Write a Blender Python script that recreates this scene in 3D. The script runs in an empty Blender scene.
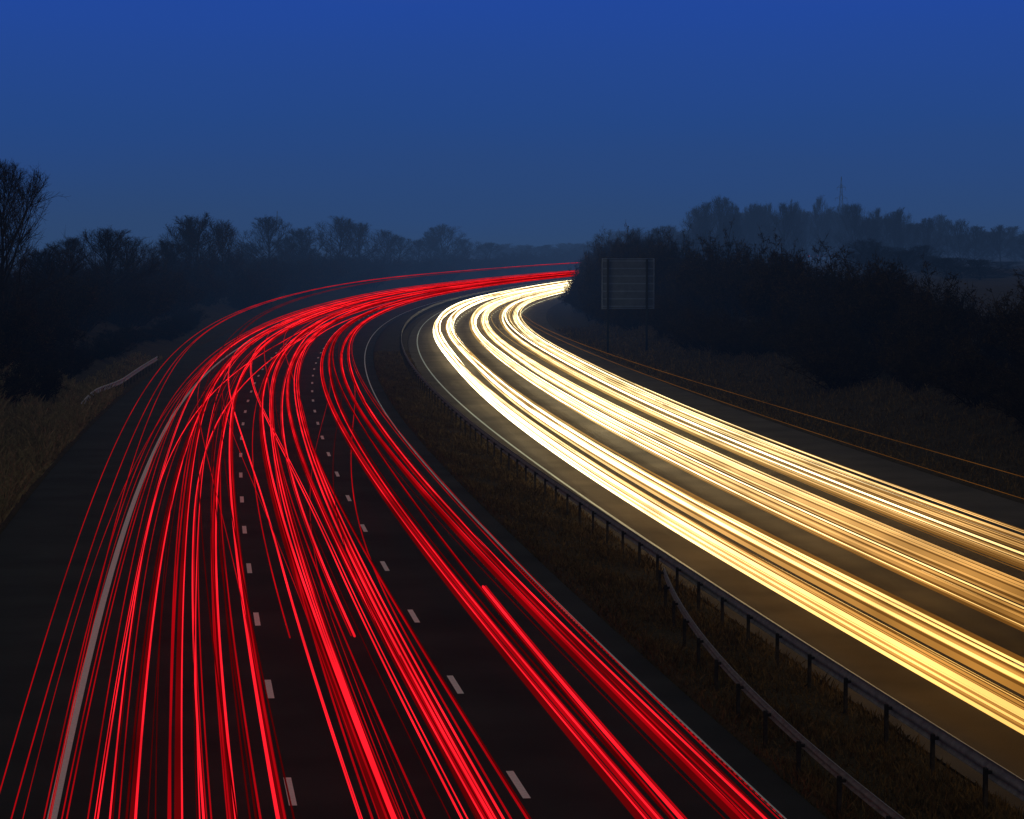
import bpy, math, random
import numpy as np
from mathutils import Vector, Matrix
random.seed(7)
scene=bpy.context.scene
COL=scene.collection
F=2440.0; H=8.6; YH=248.0

# ------------------------------------------------------------------ alignment of the motorway
YE=900
def _x(Y): return 2.07-.155*Y+Y*Y/4400+(6e-5*(Y-110)**2 if Y>110 else 0)
def _s(Y): return -.155+Y/2200+(1.2e-4*(Y-110) if Y>110 else 0)
def x1(Y):
    return _x(Y) if Y<=YE else _x(YE)+(Y-YE)*_s(YE)
def slope(Y): return _s(min(Y,YE))
def sstep(a,b,x):
    t=max(0,min(1,(x-a)/(b-a))); return t*t*(3-2*t)
def lift(off,Y):
    if abs(off-9)>80: k=0
    else: k=1-sstep(40,80,abs(off-9))
    o=max(-30,min(48,off))
    return k*(-.035*(o-9)*sstep(200,480,Y))+1.6*sstep(420,900,Y)
def P(off,Y,z=0.0):
    m=slope(Y); n=math.sqrt(1+m*m)
    z=z+lift(off,Y)
    if abs(off)>60: return (x1(Y)+off, Y, z)
    k=1.0 if abs(off)<40 else (60-abs(off))/20
    return (x1(Y)+off*(1+(1/n-1)*k), Y-off*m/n*k, z)
def pix(x,Y): return (x-512)/F*Y
def topz(y,Y): return H+(YH-y)/F*Y
def hgt(off,Y):
    w=.25*math.sin(Y*.045+off*.11)+.18*math.sin(Y*.13+off*.31+1)
    if off<-7.4:
        t=-7.4-off
        return .03+2.4*sstep(1.0,10,t)+w*sstep(2,12,t)+ .6*sstep(12,40,t)
    if off>26.2:
        t=off-26.2
        A=2.4+2.2*sstep(100,380,Y)
        return .03+A*sstep(1.8,13,t)+w*sstep(3,12,t)+.5*sstep(20,60,t)
    if 8.05<off<10.85: return .05+.03*math.sin(Y*.9+off*3)
    return -.05
def gz(off,Y): return hgt(off,Y)+lift(off,Y)

# ------------------------------------------------------------------ materials
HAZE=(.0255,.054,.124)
def new_mat(name):
    m=bpy.data.materials.new(name); m.use_nodes=True
    nt=m.node_tree; nt.nodes.clear(); return m,nt
def N(nt,t,**k):
    n=nt.nodes.new(t)
    for a,b in k.items(): setattr(n,a,b)
    return n
def posY(nt):
    g=N(nt,'ShaderNodeNewGeometry'); s=N(nt,'ShaderNodeSeparateXYZ')
    nt.links.new(g.outputs['Position'],s.inputs[0]); return g,s.outputs['Y']
def finish(nt,shader,haze=True):  # distance haze is painted into the surface as emission, stronger farther away
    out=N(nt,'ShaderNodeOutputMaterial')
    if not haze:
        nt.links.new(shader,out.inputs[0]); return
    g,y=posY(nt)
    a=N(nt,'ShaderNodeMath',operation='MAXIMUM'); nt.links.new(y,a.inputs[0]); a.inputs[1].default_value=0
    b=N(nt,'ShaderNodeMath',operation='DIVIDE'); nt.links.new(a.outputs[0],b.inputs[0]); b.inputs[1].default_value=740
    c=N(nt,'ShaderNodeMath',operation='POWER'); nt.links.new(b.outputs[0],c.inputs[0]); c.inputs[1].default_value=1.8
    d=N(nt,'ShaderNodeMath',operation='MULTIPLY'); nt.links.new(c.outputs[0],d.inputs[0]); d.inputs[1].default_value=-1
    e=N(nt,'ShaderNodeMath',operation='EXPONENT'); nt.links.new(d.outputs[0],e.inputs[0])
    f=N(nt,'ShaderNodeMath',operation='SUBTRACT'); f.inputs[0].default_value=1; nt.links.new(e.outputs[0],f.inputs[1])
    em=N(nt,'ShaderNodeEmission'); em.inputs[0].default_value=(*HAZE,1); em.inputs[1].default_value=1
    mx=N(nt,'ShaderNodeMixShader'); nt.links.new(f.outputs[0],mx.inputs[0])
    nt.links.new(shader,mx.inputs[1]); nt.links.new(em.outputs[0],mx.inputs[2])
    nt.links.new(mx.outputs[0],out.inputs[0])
def noisy(name,c1,c2,scale=4,rough=.9,metal=0,bump=0,bscale=60,haze=True,detail=8,scale2=None,spec=.5):
    m,nt=new_mat(name)
    g=N(nt,'ShaderNodeNewGeometry')
    nz=N(nt,'ShaderNodeTexNoise'); nz.inputs['Scale'].default_value=scale; nz.inputs['Detail'].default_value=detail
    nz.inputs['Roughness'].default_value=.7
    nt.links.new(g.outputs['Position'],nz.inputs['Vector'])
    cr=N(nt,'ShaderNodeValToRGB'); cr.color_ramp.elements[0].position=.35; cr.color_ramp.elements[1].position=.68
    cr.color_ramp.elements[0].color=(*c1,1); cr.color_ramp.elements[1].color=(*c2,1)
    fac=nz.outputs[0]
    if scale2:
        n2=N(nt,'ShaderNodeTexNoise'); n2.inputs['Scale'].default_value=scale2; n2.inputs['Detail'].default_value=3
        nt.links.new(g.outputs['Position'],n2.inputs['Vector'])
        ad=N(nt,'ShaderNodeMath',operation='ADD'); nt.links.new(nz.outputs[0],ad.inputs[0]); nt.links.new(n2.outputs[0],ad.inputs[1])
        mu=N(nt,'ShaderNodeMath',operation='MULTIPLY'); nt.links.new(ad.outputs[0],mu.inputs[0]); mu.inputs[1].default_value=.5
        fac=mu.outputs[0]
    nt.links.new(fac,cr.inputs[0])
    b=N(nt,'ShaderNodeBsdfPrincipled'); nt.links.new(cr.outputs[0],b.inputs['Base Color'])
    b.inputs['Roughness'].default_value=rough; b.inputs['Metallic'].default_value=metal
    b.inputs['Specular IOR Level'].default_value=spec
    if bump:
        n3=N(nt,'ShaderNodeTexNoise'); n3.inputs['Scale'].default_value=bscale; n3.inputs['Detail'].default_value=4
        nt.links.new(g.outputs['Position'],n3.inputs['Vector'])
        bp=N(nt,'ShaderNodeBump'); bp.inputs['Strength'].default_value=bump; bp.inputs['Distance'].default_value=.02
        nt.links.new(n3.outputs[0],bp.inputs['Height']); nt.links.new(bp.outputs[0],b.inputs['Normal'])
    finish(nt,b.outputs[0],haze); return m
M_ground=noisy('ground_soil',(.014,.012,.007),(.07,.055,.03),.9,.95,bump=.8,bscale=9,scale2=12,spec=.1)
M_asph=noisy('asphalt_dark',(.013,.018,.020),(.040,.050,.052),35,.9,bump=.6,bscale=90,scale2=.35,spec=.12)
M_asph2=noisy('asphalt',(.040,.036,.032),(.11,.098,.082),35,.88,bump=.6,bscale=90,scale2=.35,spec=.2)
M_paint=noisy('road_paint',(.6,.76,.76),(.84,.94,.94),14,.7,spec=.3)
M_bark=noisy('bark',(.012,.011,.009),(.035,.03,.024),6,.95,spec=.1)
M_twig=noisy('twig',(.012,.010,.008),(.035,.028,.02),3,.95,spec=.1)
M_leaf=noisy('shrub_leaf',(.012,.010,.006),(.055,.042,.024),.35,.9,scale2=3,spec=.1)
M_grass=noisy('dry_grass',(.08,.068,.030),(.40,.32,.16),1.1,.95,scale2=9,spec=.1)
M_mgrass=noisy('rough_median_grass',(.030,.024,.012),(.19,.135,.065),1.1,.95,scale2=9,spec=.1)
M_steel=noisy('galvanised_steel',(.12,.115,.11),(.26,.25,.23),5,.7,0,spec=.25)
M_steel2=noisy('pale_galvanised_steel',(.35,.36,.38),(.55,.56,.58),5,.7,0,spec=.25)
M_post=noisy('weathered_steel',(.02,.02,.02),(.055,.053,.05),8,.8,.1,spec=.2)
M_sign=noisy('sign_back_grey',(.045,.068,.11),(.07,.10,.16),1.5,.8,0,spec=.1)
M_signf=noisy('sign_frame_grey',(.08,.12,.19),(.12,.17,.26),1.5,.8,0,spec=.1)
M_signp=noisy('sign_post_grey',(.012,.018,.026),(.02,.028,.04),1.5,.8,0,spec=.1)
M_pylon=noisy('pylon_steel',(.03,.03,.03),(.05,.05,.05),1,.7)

def trail_mat(name,near,far,sn,sf,y0,y1,streak=.35):
    m,nt=new_mat(name)
    g,y=posY(nt)
    mr=N(nt,'ShaderNodeMapRange'); mr.interpolation_type='SMOOTHSTEP'
    mr.inputs[1].default_value=y0; mr.inputs[2].default_value=y1
    nt.links.new(y,mr.inputs[0])
    mix=N(nt,'ShaderNodeMix',data_type='RGBA')
    nt.links.new(mr.outputs[0],mix.inputs[0]); mix.inputs[6].default_value=(*near,1); mix.inputs[7].default_value=(*far,1)
    st=N(nt,'ShaderNodeMapRange'); nt.links.new(mr.outputs[0],st.inputs[0]); st.inputs[3].default_value=sn; st.inputs[4].default_value=sf
    nz=N(nt,'ShaderNodeTexNoise'); nz.inputs['Scale'].default_value=.12; nt.links.new(g.outputs['Position'],nz.inputs['Vector'])
    n2=N(nt,'ShaderNodeMapRange'); nt.links.new(nz.outputs[0],n2.inputs[0]); n2.inputs[1].default_value=.3;n2.inputs[2].default_value=.7
    n2.inputs[3].default_value=1-streak; n2.inputs[4].default_value=1+streak
    mu=N(nt,'ShaderNodeMath',operation='MULTIPLY'); nt.links.new(st.outputs[0],mu.inputs[0]); nt.links.new(n2.outputs[0],mu.inputs[1])
    em=N(nt,'ShaderNodeEmission'); nt.links.new(mix.outputs[2],em.inputs[0]); nt.links.new(mu.outputs[0],em.inputs[1])
    finish(nt,em.outputs[0],False); return m
RED=[trail_mat('tail_light_bright',(1,.012,.024),(1,.014,.022),1.2,1.5,60,300),
     trail_mat('tail_light_medium',(1,.004,.012),(1,.006,.014),.38,.58,60,300),
     trail_mat('tail_light_dim',(1,.004,.012),(1,.006,.014),.08,.14,60,300),
     trail_mat('tail_light_glow',(1,.010,.018),(1,.010,.018),.12,.2,60,300)]
WHT=[trail_mat('head_light_bright',(1,.56,.14),(1,.86,.54),1.55,5.4,38,115),
     trail_mat('head_light_medium',(1,.44,.08),(1,.76,.36),.62,2.3,38,115),
     trail_mat('head_light_dim',(1,.38,.06),(1,.58,.18),.16,.5,38,115),
     trail_mat('head_light_glow',(1,.42,.07),(1,.70,.30),.36,1.5,38,115)]
AMB=[trail_mat('marker_light_amber',(1,.36,.06),(1,.40,.08),.13,.26,60,300)]

# ------------------------------------------------------------------ mesh helpers
def mesh_obj(name,verts,faces,mats,parent=None,smooth=False,midx=None):
    me=bpy.data.meshes.new(name); me.from_pydata(verts,[],faces)
    for m in (mats if isinstance(mats,list) else [mats]): me.materials.append(m)
    if midx is not None: me.polygons.foreach_set('material_index',midx)
    if smooth: me.polygons.foreach_set('use_smooth',[True]*len(me.polygons))
    me.update(); ob=bpy.data.objects.new(name,me); COL.objects.link(ob)
    if parent: ob.parent=parent
    return ob
def top(ob,label,cat,group=None):
    ob['label']=label; ob['category']=cat
    if group: ob['group']=group
def struct(ob,label,cat): ob['kind']='structure'; ob['label']=label; ob['category']=cat
class MB:
    def __init__(s): s.v=[]; s.f=[]; s.m=[]
    def box(s,c,d,mi=0):
        b=len(s.v); cx,cy,cz=c; dx,dy,dz=[q/2 for q in d]
        for z in(-1,1):
            for x,y in((-1,-1),(1,-1),(1,1),(-1,1)): s.v.append((cx+x*dx,cy+y*dy,cz+z*dz))
        for q in((0,3,2,1),(4,5,6,7),(0,1,5,4),(1,2,6,5),(2,3,7,6),(3,0,4,7)): s.f.append(tuple(b+i for i in q)); s.m.append(mi)
    def tube(s,pts,rad,sides=3,mi=0):
        b=len(s.v); n=len(pts)
        for i,p in enumerate(pts):
            a=pts[max(i-1,0)]; c=pts[min(i+1,n-1)]
            d=Vector((c[0]-a[0],c[1]-a[1],c[2]-a[2]))
            if d.length<1e-9: d=Vector((0,0,1))
            d.normalize()
            u=d.cross(Vector((0,0,1)))
            if u.length<.05: u=Vector((1,0,0))
            u.normalize(); w=u.cross(d)
            r=rad[i] if hasattr(rad,'__len__') else rad
            for k in range(sides):
                t=2*math.pi*k/sides+.5
                s.v.append((p[0]+r*(u.x*math.cos(t)+w.x*math.sin(t)),p[1]+r*(u.y*math.cos(t)+w.y*math.sin(t)),p[2]+r*(u.z*math.cos(t)+w.z*math.sin(t))))
        for i in range(n-1):
            for k in range(sides):
                k2=(k+1)%sides
                s.f.append((b+i*sides+k,b+i*sides+k2,b+(i+1)*sides+k2,b+(i+1)*sides+k)); s.m.append(mi(i) if callable(mi) else mi)
    def leaf(s,p,size,mi=0):
        b=len(s.v)
        a=Vector((random.gauss(0,1),random.gauss(0,1),random.gauss(0,1))).normalized()
        c=a.cross(Vector((random.gauss(0,1),random.gauss(0,1),random.gauss(0,1)))).normalized()
        a*=size; c*=size*.45; p=Vector(p)
        for q in (p-a*.5,p+c*.5,p+a*.6,p-c*.5): s.v.append(tuple(q))
        s.f.append((b,b+1,b+2,b+3)); s.m.append(mi)
    def obj(s,name,mats,parent=None,smooth=False):
        return mesh_obj(name,s.v,s.f,mats,parent,smooth,s.m)

# ------------------------------------------------------------------ ground, roads
def strip(name,offs,Ys,zf,mat):
    v=[];f=[];n=len(offs)
    for Y in Ys:
        for o in offs: v.append(P(o,Y,zf(o,Y)))
    for i in range(len(Ys)-1):
        for j in range(n-1):
            a=i*n+j; f.append((a,a+1,a+n+1,a+n))
    return mesh_obj(name,v,f,mat)
Yr=[-20+i*5 for i in range(60)]+[280+i*12 for i in range(76)]
Yg=[-40]+Yr+[1192+i*120 for i in range(20)]+[3700,5000,7000,9000]
offs=[-3500,-1500,-700,-350,-200,-130,-90,-60,-45,-36,-30,-26,-23,-20,-18,-16,-14.5,-13,-12,-11,-10,-9,-8.2,-7.5,-7.35,0,8.0,8.1,8.8,9.5,10.2,10.8,10.9,18,26.15,26.3,27.2,28.2,29.2,30.4,31.6,33,34.5,36,38,40,43,47,52,60,75,95,130,200,350,700,1500,3500]
g=strip('ground',offs,Yg,hgt,M_ground); struct(g,'dark grassy earth with low banks beside the motorway','ground')
for p in g.data.polygons: p.use_smooth=True
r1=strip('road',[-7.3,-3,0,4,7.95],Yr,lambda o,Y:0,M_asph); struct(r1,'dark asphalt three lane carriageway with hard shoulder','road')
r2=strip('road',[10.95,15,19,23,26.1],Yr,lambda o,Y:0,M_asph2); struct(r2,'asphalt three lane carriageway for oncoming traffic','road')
def solid(o,w=.2): 
    ob=strip('edge_line',[o-w/2,o+w/2],Yr,lambda a,b:.008,M_paint); struct(ob,'solid white painted road edge line','road marking')
for o,w_ in((-3.65,.15),(7.3,.07),(11.75,.10),(22.65,.15)): solid(o,w_)
def dashes(o,w=.125):
    v=[];f=[];Y=1.2
    while Y<900:
        b=len(v)
        for a in(Y,Y+1,Y+2):
            v.append(P(o-w/2,a,.008)); v.append(P(o+w/2,a,.008))
        f+=[(b,b+1,b+3,b+2),(b+2,b+3,b+5,b+4)]; Y+=9
    ob=mesh_obj('lane_line',v,f,M_paint); struct(ob,'dashed white painted lane line','road marking')
for o in(0,3.65,15.4,19.05): dashes(o)

# ------------------------------------------------------------------ crash barriers
PROF=[(-.0,.15),(.025,.14),(.045,.10),(.045,.07),(0,.035),(0,-.035),(.045,-.07),(.045,-.10),(.025,-.14),(0,-.15)]
def barrier(label,offf,Y0,Y1,face,ramp0=False,hs=1.0,mat=None,base=.60):
    e=bpy.data.objects.new('crash_barrier',None); COL.objects.link(e)
    top(e,label,'crash barrier')
    Ys=[];y=Y0
    while y<=Y1: Ys.append(y); y+=1.6 if y<150 else 6.4
    def zc(Y):
        z=base
        if ramp0: z-= .5*(1-sstep(Y0,Y0+9,Y))
        return z
    v=[];f=[];n=len(PROF); fc=face
    for Y in Ys:
        for (a,b) in PROF: v.append(P(offf(Y)+fc*(.10+a),Y,zc(Y)+b*hs+.07))
        for (a,b) in reversed(PROF): v.append(P(offf(Y)+fc*(.094+a),Y,zc(Y)+b*hs+.07))
    n2=2*n
    for i in range(len(Ys)-1):
        for j in range(n2):
            k=(j+1)%n2; f.append((i*n2+j,i*n2+k,(i+1)*n2+k,(i+1)*n2+j))
    mesh_obj('rail',v,f,mat or M_steel,e,True)
    b=MB(); zt=base+.12; b.box((0,-.035,zt/2),(.06,.008,zt)); b.box((0,.035,zt/2),(.06,.008,zt)); b.box((0,0,zt/2),(.008,.062,zt)); b.box((fc*.05,0,zt-.07),(.09,.06,.05))
    me=bpy.data.meshes.new('post'); me.from_pydata(b.v,[],b.f); me.materials.append(M_post)
    rest=MB(); y=Y0+.4; c=0
    while y<Y1:
        x,yy,zl=P(offf(y),y); ang=math.atan(-slope(y)); z0=zc(y)-base+zl
        if c<98:
            o=bpy.data.objects.new('post',me); COL.objects.link(o); o.parent=e; o.location=(x,yy,z0); o.rotation_euler=(0,0,ang)
        else: rest.box((x,yy,.36+zl),(.08,.08,.72))
        c+=1; y+=2.6
    if rest.v:
        o=rest.obj('post',M_post,e); o['kind']='stuff'
barrier('galvanised steel crash barrier running along the central reservation',lambda Y:10.4-.2*sstep(60,110,Y),14,760,1,hs=1.0)
barrier('short galvanised steel barrier splaying apart in the central reservation',lambda Y:8.1+(2.0*((Y-33)/26.5)**2 if Y>33 else 0),14,59.8,1,hs=.65,base=.54)
barrier('short low pale steel barrier on the grass verge beside the hard shoulder',lambda Y:-7.75-1.1*(1-sstep(128,148,Y)),128,178,1,ramp0=True,hs=1.0,mat=M_steel2)

# ------------------------------------------------------------------ signs
def big_sign(x,Y,w,zt,zb,label,step=.42):
    e=bpy.data.objects.new('road_sign',None); COL.objects.link(e); top(e,label,'road sign')
    X=pix(x,Y); off=X-x1(Y); z0=gz(off,Y)-.2
    e.location=(X,Y,z0); e.rotation_euler=(0,0,math.atan(-slope(Y))+.05)
    hh=zt-zb; zc=(zt+zb)/2-z0
    b=MB(); b.box((0,.06,zc),(w,.03,hh)); b.obj('sign_panel',M_sign,e)
    b=MB()
    n=max(2,int(hh/step))
    for i in range(n): b.box((0,.0,zc-hh/2+.15+i*(hh-.3)/(n-1)),(w*.985,.06,.09))
    for s in(-1,1): b.box((s*(w/2+.02),.03,zc),(.06,.12,hh+.04))
    for s in(-1,1): b.box((0,.03,zc+s*(hh/2+.03)),(w+.1,.12,.05))
    b.obj('frame',M_signf,e)
    for s in (-.4,.36):
        b=MB(); L=zt-z0
        b.box((s*w,-.10,L/2),(.16,.02,L)); b.box((s*w,-.24,L/2),(.16,.02,L)); b.box((s*w,-.17,L/2),(.02,.12,L))
        b.obj('post',M_signp,e)
big_sign(628,196,4.15,topz(259,196),topz(308,196),'large rectangular sign seen from its ribbed grey back on two posts',.5)
big_sign(781,232,1.25,topz(254,232),topz(267,232),'small square sign showing its back above the shrubs')

# ------------------------------------------------------------------ pylons
def pylon(x,Y,zt,label):
    e=bpy.data.objects.new('electricity_pylon',None); COL.objects.link(e); top(e,label,'pylon')
    X=pix(x,Y); e.location=(X,Y,1)
    Hh=zt-1; b=MB(); r=.13*Y/1500
    def half(z): 
        t=z/Hh
        return 2.2*(1-t/.62)+.6*(t/.62) if t<.62 else .6*(1-(t-.62)/.38)+.04
    lv=[Hh*q for q in(0,.16,.3,.42,.52,.62,.70,.78,.86,.93,1)]
    for sx in(-1,1):
        for sy in(-1,1): b.tube([(sx*half(z),sy*half(z),z) for z in lv],r,3)
    for i in range(len(lv)-1):
        a,c=lv[i],lv[i+1]; ha,hc=half(a),half(c)
        for s in(-1,1):
            b.tube([(-ha,s*ha,a),(hc,s*hc,c)],r*.6,3); b.tube([(ha,s*ha,a),(-hc,s*hc,c)],r*.6,3)
            b.tube([(s*ha,-ha,a),(s*hc,hc,c)],r*.6,3); b.tube([(-hc,s*hc,c),(hc,s*hc,c)],r*.6,3)
    b.obj('tower',M_pylon,e)
    for q,w in((.66,1.3),(.78,1.7),(.89,1.2)):
        b=MB(); z=Hh*q
        for s in(-1,1):
            b.tube([(0,0,z),(s*w,0,z)],r*.8,3); b.tube([(0,0,z+Hh*.03),(s*w,0,z)],r*.6,3)
            for k in(.35,.65): b.tube([(s*w*k,0,z),(s*w*k,0,z+Hh*.03*(1-k))],r*.5,3)
            b.tube([(s*w,0,z),(s*w,0,z-.9)],r*.8,4)
        b.obj('crossarm',M_pylon,e)
pylon(840,700,topz(177,700),'steel lattice electricity pylon rising behind a hazy wood')
pylon(278,780,topz(211,780),'distant steel lattice electricity pylon above bare trees')

# ------------------------------------------------------------------ trees
def gen_tree(seed,h=10,leafy=0,low=.15,tw=.02,R=4.0,lift_=.55,nl=20):
    random.seed(seed); T=MB(); C=MB()
    cz=h*(low+1)/2+.02*h; rz=h*(1-low)/2*1.02
    def env(p):
        return math.sqrt((p.x/R)**2+(p.y/R)**2+((p.z-cz)/rz)**2)
    def poly(p,d,L,n,wob,up):
        pts=[Vector(p)]; d=Vector(d).normalized()
        for i in range(n):
            d=(d+Vector((random.gauss(0,wob),random.gauss(0,wob),random.gauss(0,wob)+up))).normalized()
            q=pts[-1]+d*L/n
            if env(q)>1.04+random.uniform(-.10,.12) and i>0: break
            pts.append(q)
        if len(pts)<2: pts.append(pts[0]+d*L/n)
        return pts
    def taper(pts,r0,r1): 
        n=len(pts)-1; return [r0+(r1-r0)*i/n for i in range(n+1)]
    tr=[Vector((0,0,0))]; d=Vector((random.gauss(0,.05),random.gauss(0,.05),1))
    for i in range(9):
        d=(d+Vector((random.gauss(0,.06),random.gauss(0,.06),.1))).normalized(); tr.append(tr[-1]+d*h*.88/9)
    T.tube(tr,[h*.020*(1-i/9.7)+.015 for i in range(10)],7)
    def at(pts,t):
        q=max(0,min(.999,t))*(len(pts)-1); i=min(int(q),len(pts)-2); return pts[i].lerp(pts[i+1],q-i)
    def chd(pts,spread,up):
        a=(pts[-1]-pts[0]).normalized()
        return a+Vector((random.gauss(0,spread),random.gauss(0,spread),random.gauss(up,spread*.7)))
    for i in range(nl):
        ft=(i+random.random()*.7)/nl; t=low*.8+(1-low*.8)*ft*.92
        az=i*2.4+random.gauss(0,.35)
        el=.20+lift_*ft+random.gauss(0,.1)+.2
        dd=(math.cos(az)*math.cos(el),math.sin(az)*math.cos(el),math.sin(el))
        L=max(1.2,R*1.35*(1-.45*ft))
        lb=poly(at(tr,t),dd,L,7,.11,.06)
        T.tube(lb,taper(lb,h*.0080*(1-.5*ft)+.008,.014),5)
        for j in range(10):
            tj=.12+.88*(j+random.random())/10
            sb=poly(at(lb,tj),chd(lb,.62,.3),random.uniform(1.1,2.1)*h/10,4,.13,.05)
            C.tube(sb,taper(sb,tw*1.3,tw*.7),3)
            for k in range(8):
                s3=poly(at(sb,.1+.9*random.random()),chd(sb,.62,.25),random.uniform(.7,1.3)*h/10,3,.14,.04)
                C.tube(s3,taper(s3,tw*.8,tw*.4),3)
                for m in range(3):
                    s4=poly(at(s3,random.uniform(.2,1)),chd(s3,.6,.2),random.uniform(.35,.75)*h/10,2,.15,.03)
                    C.tube(s4,taper(s4,tw*.5,tw*.22),3)
                    if random.random()<leafy:
                        C.leaf(s4[-1],random.uniform(.06,.15),1)
    a=T.obj('trunk',[M_bark]); c=C.obj('crown',[M_twig,M_leaf]); 
    m1,m2=a.data,c.data; bpy.data.objects.remove(a); bpy.data.objects.remove(c)
    xs=sorted(v.co.z for v in m2.vertices); rx=sorted(math.hypot(v.co.x,v.co.y) for v in m2.vertices)
    return m1,m2,xs[int(len(xs)*.994)],rx[int(len(rx)*.93)]
KIN=[gen_tree(1,10,0,.08,.015,5.2,.75,26),gen_tree(2,10,.2,.10,.020,4.6,.7,23),gen_tree(3,10,.0,.14,.016,4.2,.9,18),gen_tree(4,10,.2,.10,.020,4.2,.6,20),gen_tree(5,10,.05,.08,.018,5.0,.75,20)]
def tree(kind,X,Y,zt,wid,label,group=None):
    m1,m2,hh,rr=KIN[kind]
    e=bpy.data.objects.new('tree',None); COL.objects.link(e); top(e,label,'tree',group)
    off=X-x1(Y); z0=gz(off,Y)-.15
    sz=(zt-z0)/hh; sx=wid/2/rr
    e.location=(X,Y,z0); e.scale=(sx,sx,sz); e.rotation_euler=(0,0,random.uniform(0,6.28))
    for n,m in(('trunk',m1),('crown',m2)):
        o=bpy.data.objects.new(n,m); COL.objects.link(o); o.parent=e
def treepx(kind,x,Y,y,wpx,label,group=None): tree(kind,pix(x,Y),Y,topz(y,Y),wpx/F*Y,label,group)
random.seed(21)
G1='bare trees lining the motorway'
for k,x,Y,y,w,l in [
 (0,2,150,163,138,'tall bare winter tree with fine twigs above the hedge'),
 (0,-48,158,176,120,'tall bare winter tree with fine twigs above the hedge'),
 (1,56,195,247,74,'small twiggy tree in a dark hedge'),
 (0,106,215,229,100,'thin bare tree with spreading branches in the hedge'),
 (2,76,240,238,70,'thin bare tree with spreading branches in the hedge'),
 (4,140,262,238,66,'small twiggy tree in a dark hedge'),
 (2,163,280,241,60,'small twiggy tree in a dark hedge'),
 (1,202,300,215,80,'dense rounded tree standing above the hedge'),
 (4,224,312,221,54,'dense rounded tree standing above the hedge'),
 (4,178,330,228,52,'dense rounded tree standing above the hedge'),
 (0,270,390,217,58,'bare tree with an open crown above the hedge'),
 (4,246,400,242,46,'small twiggy tree in a dark hedge'),
 (1,308,430,228,54,'bushy bare tree beside the bend in the road'),
 (4,336,450,217,62,'bushy bare tree beside the bend in the road'),
 (0,360,480,223,50,'bushy bare tree beside the bend in the road'),
 (2,290,440,238,46,'small twiggy tree in a dark hedge'),
 (4,380,510,230,46,'hazy bare tree beside the bend in the road'),
 (2,400,540,237,40,'hazy bare tree beside the bend in the road'),
 (2,418,560,240,38,'hazy bare tree beside the bend in the road'),
 (1,446,590,225,48,'hazy rounded tree beside the bend in the road'),
 (3,430,600,236,34,'hazy bare tree beside the bend in the road'),
 (4,468,620,239,38,'hazy bare tree beside the bend in the road'),
 (2,490,650,243,34,'hazy bare tree beside the bend in the road')]:
    treepx(k,x,Y,y,w,l,G1)
for i in range(16):
    x=482+i*7; y=246+random.uniform(-4,4)
    treepx(random.choice([1,2,4]),x,740+random.uniform(0,140),y,random.uniform(26,38),'small far-off hazy tree beyond the bend','far-off hazy trees')
G2='hazy wood beyond the embankment'
prof=[(560,247),(600,242),(625,236),(650,228),(672,225),(690,218),(702,205),(730,202),(775,206),(800,202),(850,206),(880,208),(915,213),(940,220),(955,226),(990,231),(1040,233)]
def pf(x):
    for (a,b),(c,d) in zip(prof,prof[1:]):
        if a<=x<=c: return b+(d-b)*(x-a)/(c-a)
    return 238
for i in range(50):
    x=592+i*9.2+random.uniform(-4,4)
    y=pf(x)+10+random.uniform(-3,5)
    treepx(random.choice([0,2,4,3,1]),x,620+random.uniform(-30,50),y,random.uniform(32,56),'bare tree in a hazy wood on a low rise',G2)
x=640
while x<1040:
    y=pf(x)+random.choice([-6,-2,0,3,10,14])+random.uniform(-1.5,1.5)
    treepx(random.choice([0,2,2,0,4,1]),x,500+random.uniform(-40,60),y,random.uniform(20,46),'bare tree in a hazy wood on a low rise',G2)
    x+=random.uniform(7,15)
for i in range(26):
    x=590+i*18+random.uniform(-8,8)
    treepx(random.choice([1,3,4]),x,random.uniform(700,820),236+random.uniform(-6,5),random.uniform(44,64),'faint bare tree in distant haze',G2)
for i in range(20):
    x=860+i*9.5+random.uniform(-6,6)
    treepx(random.choice([0,2,4,1]),x,random.uniform(300,400),pf(x)+38+random.uniform(-9,9),random.uniform(40,66),'low twiggy tree at a field edge','twiggy trees at the field edge')

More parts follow.
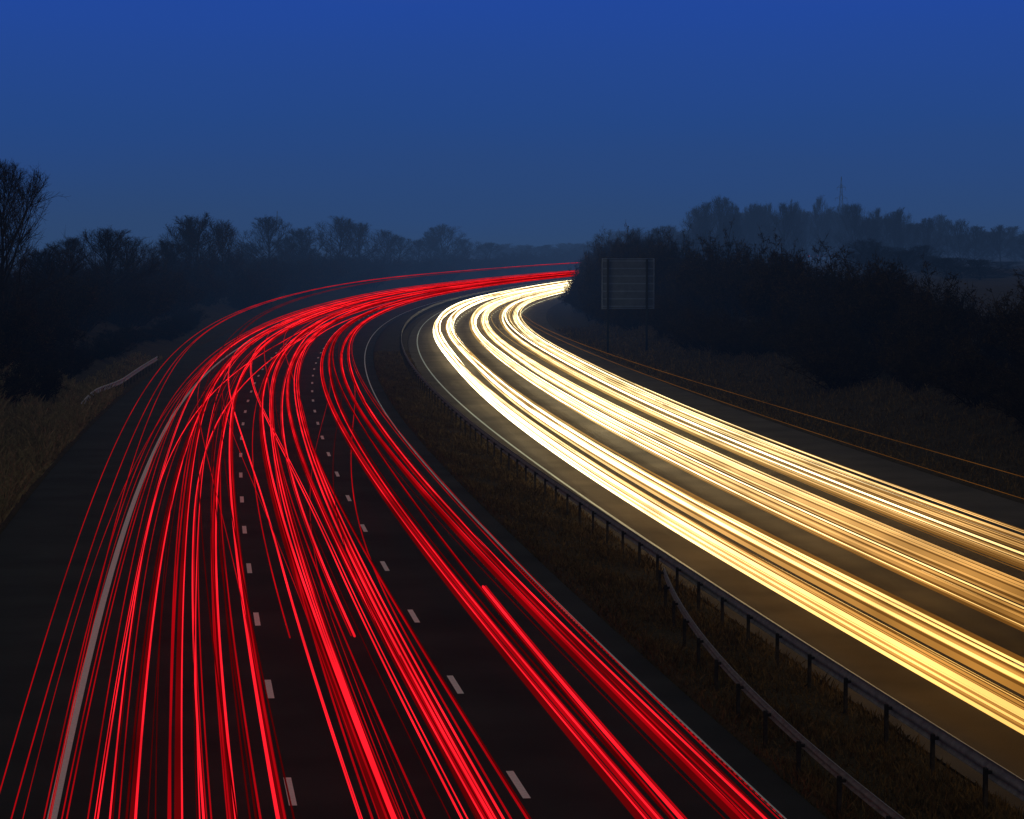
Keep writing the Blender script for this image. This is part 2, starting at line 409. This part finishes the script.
# ------------------------------------------------------------------ shrubs
def gen_shrub(seed,nst=26,leafn=2):
    random.seed(seed); C=MB()
    lob=[(random.uniform(0,6.28),random.uniform(.75,1.2)) for _ in range(5)]
    for i in range(nst):
        az=random.uniform(0,6.28); rr=math.sqrt(random.random())
        reach=rr*1.0; hh=(1-.55*rr*rr)*random.uniform(.65,1.05)
        for a,k in lob:
            if math.cos(az-a)>.7: hh*=k; reach*=k
        base=Vector((math.cos(az)*rr*.3,math.sin(az)*rr*.3,0)); tip=Vector((math.cos(az)*reach,math.sin(az)*reach,hh))
        mid=base.lerp(tip,.5)+Vector((random.gauss(0,.05),random.gauss(0,.05),.08))
        C.tube([base,mid,tip],[.014,.010,.004],3)
        for j in range(18):
            t=random.uniform(.12,1); p=(base.lerp(mid,t*2) if t<.5 else mid.lerp(tip,t*2-1))
            d=Vector((random.gauss(0,1),random.gauss(0,1),random.gauss(.5,.8))).normalized()*random.uniform(.1,.3)
            C.tube([p,p+d*.5+Vector((0,0,.01)),p+d],[.005,.004,.002],3)
            for k in range(6):
                q=p+d*random.uniform(.3,1); d2=Vector((random.gauss(0,1),random.gauss(0,1),random.gauss(.4,.8))).normalized()*random.uniform(.05,.16)
                C.tube([q,q+d2],[.0035,.0015],3)
                for l in range(leafn): C.leaf(q+d2*random.uniform(.1,.8)+Vector((random.gauss(0,.02),random.gauss(0,.02),random.gauss(0,.02))),random.uniform(.02,.045),1)
    o=C.obj('s',[M_twig,M_leaf]); m=o.data; m.name='shrub'; bpy.data.objects.remove(o); return m
SH=[gen_shrub(11,34),gen_shrub(12,36,2),gen_shrub(13,32,2),gen_shrub(14,34,2)]
random.seed(31)
def shrub(off,Y,h,w,label,group):
    o=bpy.data.objects.new('shrub',random.choice(SH)); COL.objects.link(o); top(o,label,'shrub',group)
    x,y,_=P(off,Y); z=gz(off,Y)-.2
    o.location=(x,y,z); o.scale=(w,w*random.uniform(.85,1.2),h); o.rotation_euler=(0,0,random.uniform(0,6.28))
LR='dark leafless shrub on the grassy embankment'; LL='dark tangled shrub in the roadside hedge'
Y=72
while Y<520:
    o_=random.uniform(32.6,35.2) if Y<225 else random.uniform(31.4,33)
    shrub(o_,Y,random.uniform(2.2,3.4)+.8*sstep(200,400,Y),random.uniform(2.3,3.3)+.6*sstep(200,400,Y),LR,'shrubs on the embankment')
    Y+=random.uniform(4.4,6.0)+(5 if Y>350 else 0)
Y=74
while Y<560:
    zt=7.0+2.5*sstep(110,240,Y)+.5*sstep(260,420,Y)
    off=random.uniform(37.5,41.5) if Y<225 else random.uniform(34.5,39); zb=gz(off,Y)
    shrub(off,Y,max(2.6,(zt-zb)*random.uniform(.82,1.1)),random.uniform(3.0,4.4),LR,'shrubs on the embankment')
    Y+=random.uniform(4.6,6.4)+(5 if Y>350 else 0)
Y=275
while Y<480:
    k=random.random(); off=30.5+k*2.6; zb=gz(off,Y)
    shrub(off,Y,(6.2+2.6*k+random.uniform(-.6,.6)-zb),random.uniform(1.8,2.6),LR,'shrubs on the embankment')
    Y+=random.uniform(9,13)
Y=98
while Y<880:
    shrub(random.uniform(-16.5,-13.5) if Y<300 else random.uniform(-15.5,-11.5),Y,random.uniform(3.0,4.6)+ .6*sstep(120,300,Y),random.uniform(2.8,3.8)+2*sstep(300,600,Y),LL,'shrubs in the roadside hedge')
    Y+=random.uniform(6,8.5)+(9 if Y>450 else 0)
Y=122
while Y<260:
    shrub(random.uniform(-12.5,-10.8),Y,random.uniform(1.1,2.4),random.uniform(1.6,2.6),LL,'shrubs in the roadside hedge')
    Y+=random.uniform(5.5,9)
Y=100
while Y<480:
    shrub(random.uniform(-26,-19),Y,random.uniform(3.8,5.4),random.uniform(4,5.2),LL,'shrubs in the roadside hedge')
    Y+=random.uniform(10,14)

# ------------------------------------------------------------------ grass (stuff)
def grass(name,label,regs,mat):
    V=[];Fc=[]
    for (o0,o1,y0,y1,n,hm,pw) in regs:
        for i in range(n):
            off=random.uniform(o0,o1); Y=y0+(y1-y0)*random.random()**pw
            cl=math.sin(off*2.1+Y*.7)*math.sin(Y*.33-off)+random.gauss(0,.4)
            h=hm*random.uniform(.4,1.2)*(1.0+.5*cl)
            if h<.03: continue
            x,y,_=P(off,Y); z=gz(off,Y)-.02
            a=random.uniform(0,6.28); w=.010+.010*h+ .00012*Y
            lx,ly=random.gauss(0,.35)*h,random.gauss(0,.35)*h
            b=len(V)
            V+= [(x-w*math.cos(a),y-w*math.sin(a),z),(x+w*math.cos(a),y+w*math.sin(a),z),(x+lx*.4+w*.6*math.cos(a),y+ly*.4+w*.6*math.sin(a),z+h*.6),(x+lx,y+ly,z+h)]
            Fc+=[(b,b+1,b+2),(b,b+2,b+3)]
    o=mesh_obj(name,V,Fc,mat); o['kind']='stuff'; o['label']=label; o['category']='grass'
random.seed(5)
grass('verge_grass','dry brown grass on the verge beside the hard shoulder',[(-14.5,-7.5,45,145,44000,.6,1.2),(-10.5,-8.3,145,190,3000,.25,1)],M_grass)
grass('embankment_grass','short dark grass on the embankment beside the oncoming carriageway',[(26.3,34,60,260,26000,.30,1.4)],M_mgrass)
grass('median_grass','short rough grass in the central reservation',[(8.0,10.95,28,200,60000,.17,1.6)],M_mgrass)

# ------------------------------------------------------------------ light trails
NS=84
YS=[16*(1100/16)**(i/NS) for i in range(NS+1)]
def vehicle_trail(lane,strands,label,group,y0=16,y1=1100,change=None,mats=None,wob=1.0,drift=None):
    ph=random.uniform(0,6.28); ph2=random.uniform(0,6.28); A=random.uniform(.06,.24)*wob; wl=random.uniform(150,340)
    b=MB()
    Ysel=[y for y in YS if y0<=y<=y1]
    if Ysel[0]>y0+.01: Ysel=[y0]+Ysel
    if Ysel[-1]<y1-.01: Ysel.append(y1)
    base=[]
    for Y in Ysel:
        o=lane+A*math.sin(Y/wl*6.28+ph)+.08*wob*math.sin(Y/47+ph2)*min(1,Y/120)
        if change: o+=change[2]*sstep(change[0],change[1],Y)
        if drift: o+=drift(Y)
        base.append(o)
    for (l,z,r,mi) in strands:
        q=random.uniform(0,6.28); q2=random.uniform(15,40)
        pts=[P(base[i]+l,Y,z+.012*math.sin(Y/q2+q)) for i,Y in enumerate(Ysel)]
        rad=[r*(1+Y/420) for Y in Ysel]
        b.tube(pts,rad,5 if mi==3 else 4,mi)
    o=b.obj('light_trail',mats); top(o,label,'light trail',group)
def lamp(l,z,n,sl,sz,bright,r=.02,glow=0):
    s=[]
    for i in range(n):
        g_=random.gauss(0,1)
        s.append((l+g_*sl,z+random.gauss(0,sz),r*random.uniform(.4,1.1)*(1.3 if i==0 else 1),max(0,min(2,bright+(0 if i==0 else random.choice([0,1,1,2]))))))
    if glow: s.append((l,z-glow-.05,glow,3))
    return s
random.seed(99)
LB='red tail light streak flowing along the asphalt lane'
LW='golden white headlight streak flowing along the asphalt lane'
def redcar(c,bright,n=3,y0=16,y1=1100,change=None,w=.66,sl=.05,r=.015,hi=False,glow=0):
    z=random.uniform(.7,.95); s=lamp(-w,z,n,sl,.03,bright,r,glow)+lamp(w,z,n,sl,.03,bright,r,glow)
    if random.random()<.35: s.append((0,z+.35,.008,2))
    if hi:
        s+=[(-1.15,3.2,.009,1),(1.15,3.2,.009,2),(-1.1,1.1,.011,1)]
    vehicle_trail(c,s,LB,'red light trails of departing traffic',y0,y1,change,RED)
for c,br,n,w_,r_,hi,gl in [(-3.1,1,1,.62,.010,False,0),(-2.45,1,1,1.05,.010,True,0),(-2.15,0,2,.66,.013,False,0),(-1.9,2,2,1.05,.010,True,0),(-1.6,0,3,.68,.017,False,.04),(-1.2,0,2,.72,.019,False,.045),(-2.2,1,1,1.12,.009,True,0)]:
    redcar(c+random.gauss(0,.05),br,n,w=w_,r=r_,hi=hi,glow=gl)
redcar(-2.0,0,2,change=(70,260,3.6),r=.013)
redcar(-1.4,1,1,change=(210,420,3.3),r=.013)
redcar(1.3,0,2,change=(60,210,-3.2),r=.012)
redcar(1.9,1,1,change=(110,290,-3.8),r=.012)
redcar(.2,1,1,change=(40,170,-2.6),r=.010)
redcar(2.1,1,1,change=(50,150,3.3),r=.012)
for c,br,n,r_,gl in [(1.75,0,5,.020,.08),(1.95,0,3,.017,.05),(2.15,1,2,.011,0)]:
    redcar(c+random.gauss(0,.05),br,n,w=.68,sl=.075,r=r_,glow=gl)
redcar(1.9,0,2,change=(140,420,3.4),r=.014)
for c,br,n,r_,gl in [(5.1,0,4,.022,.07),(5.4,0,3,.020,.05),(5.65,1,3,.014,0)]:
    redcar(c,br,n,w=.66,sl=.05,r=r_,glow=gl)
vehicle_trail(5.1,[(0.1,.85,.026,0),(.16,.86,.014,1)],LB,'red light trails of departing traffic',16,55,None,RED)
vehicle_trail(1.9,[(0,.8,.022,0),(-.07,.8,.012,1),(-1.3,.8,.014,1)],LB,'red light trails of departing traffic',48.5,1100,None,RED)
b=MB(); ys=[16+.17*i for i in range(260)]
b.tube([P(6.45,y,.8) for y in ys],.011,4,lambda i:1 if i%2 else 2)
o=b.obj('light_trail',RED); top(o,'dotted red streak of a flickering tail light above the lane','light trail','red light trails of departing traffic')
def dr(Y): return -.30+1.15*sstep(60,190,Y)
def whitecar(c,bright,n=5,change=None,w=.64,sl=.09,r=.026,glow=0):
    z=random.uniform(.58,.78); s=lamp(-w,z,n,sl,.06,bright,r,glow)+lamp(w,z,n,sl,.06,bright,r,glow)
    vehicle_trail(c,s,LW,'golden light trails of oncoming traffic',16,1100,change,WHT,.6,dr)
for i in range(8): whitecar(13.5+random.gauss(0,.20),[0,0,1,0,1,0,0,2][i],5,sl=.10,r=.028,glow=.09 if i<3 else 0)
for i in range(7): whitecar(17.15+random.gauss(0,.22),[0,1,0,1,0,2,0][i],5,sl=.10,r=.027,glow=.08 if i<3 else 0)
for i in range(5): whitecar(20.7+random.gauss(0,.26),[0,1,1,0,2][i],4,w=random.choice([.66,.9]),r=.022,glow=.05 if i<1 else 0)
whitecar(17.6,2,3,sl=.25,r=.014); whitecar(20.4,2,4,sl=.25,r=.013)
for c,st in ((20.9,[(1.3,2.0,.010,0)]),(21.0,[(1.25,1.45,.010,0)])):
    vehicle_trail(c,st,'thin amber lorry marker light streak above the lane','amber marker light trails',16,1100,None,AMB)

# ------------------------------------------------------------------ world
w=bpy.data.worlds.new('World'); scene.world=w; w.use_nodes=True; nt=w.node_tree; nt.nodes.clear()
tc=N(nt,'ShaderNodeTexCoord'); sp=N(nt,'ShaderNodeSeparateXYZ'); nt.links.new(tc.outputs['Generated'],sp.inputs[0])
wn=N(nt,'ShaderNodeTexNoise'); wn.inputs['Scale'].default_value=5; wn.inputs['Detail'].default_value=4
mp=N(nt,'ShaderNodeMapping'); mp.inputs['Scale'].default_value=(1,1,7); nt.links.new(tc.outputs['Generated'],mp.inputs[0]); nt.links.new(mp.outputs[0],wn.inputs['Vector'])
wm=N(nt,'ShaderNodeMath',operation='MULTIPLY_ADD'); nt.links.new(wn.outputs[0],wm.inputs[0]); wm.inputs[1].default_value=.016; nt.links.new(sp.outputs['Z'],wm.inputs[2])
wo=N(nt,'ShaderNodeMath',operation='SUBTRACT'); nt.links.new(wm.outputs[0],wo.inputs[0]); wo.inputs[1].default_value=.008
mr=N(nt,'ShaderNodeMapRange'); nt.links.new(wo.outputs[0],mr.inputs[0]); mr.inputs[1].default_value=-.02; mr.inputs[2].default_value=.18
cr=N(nt,'ShaderNodeValToRGB'); nt.links.new(mr.outputs[0],cr.inputs[0]); e=cr.color_ramp.elements
e[0].position=0; e[0].color=(.0255,.054,.124,1); e[1].position=1; e[1].color=(.11,.103,.10,1)
for p,c in((.10,(.0270,.062,.147,1)),(.20,(.0225,.062,.178,1)),(.36,(.0165,.062,.235,1)),(.60,(.0140,.062,.325,1)),(.72,(.03,.07,.30,1))):
    q=e.new(p); q.color=c
sky=N(nt,'ShaderNodeTexSky',sky_type='NISHITA'); sky.sun_disc=False; sky.sun_elevation=math.radians(1.0); sky.sun_rotation=math.radians(200)
b1=N(nt,'ShaderNodeBackground'); nt.links.new(cr.outputs[0],b1.inputs[0]); b1.inputs[1].default_value=1
b2=N(nt,'ShaderNodeBackground'); nt.links.new(sky.outputs[0],b2.inputs[0]); b2.inputs[1].default_value=.001
ad=N(nt,'ShaderNodeAddShader'); nt.links.new(b1.outputs[0],ad.inputs[0]); nt.links.new(b2.outputs[0],ad.inputs[1])
ow=N(nt,'ShaderNodeOutputWorld'); nt.links.new(ad.outputs[0],ow.inputs[0])
L=bpy.data.lights.new('sun','SUN'); L.energy=.03; L.angle=math.radians(20); L.color=(1,.95,.9); lo=bpy.data.objects.new('sun',L); COL.objects.link(lo); lo.rotation_euler=(math.radians(60),0,math.radians(-20))

# ------------------------------------------------------------------ camera
cd=bpy.data.cameras.new('camera'); cam=bpy.data.objects.new('camera',cd); COL.objects.link(cam); scene.camera=cam
cam.location=(0,0,H); cam.rotation_euler=(math.radians(90)-math.atan((409.5-YH)/F),0,0)
cd.sensor_width=36; cd.lens=F/1024*36; cd.clip_start=.5; cd.clip_end=20000
scene.view_settings.view_transform='Standard'; scene.view_settings.look='None'; scene.view_settings.exposure=0
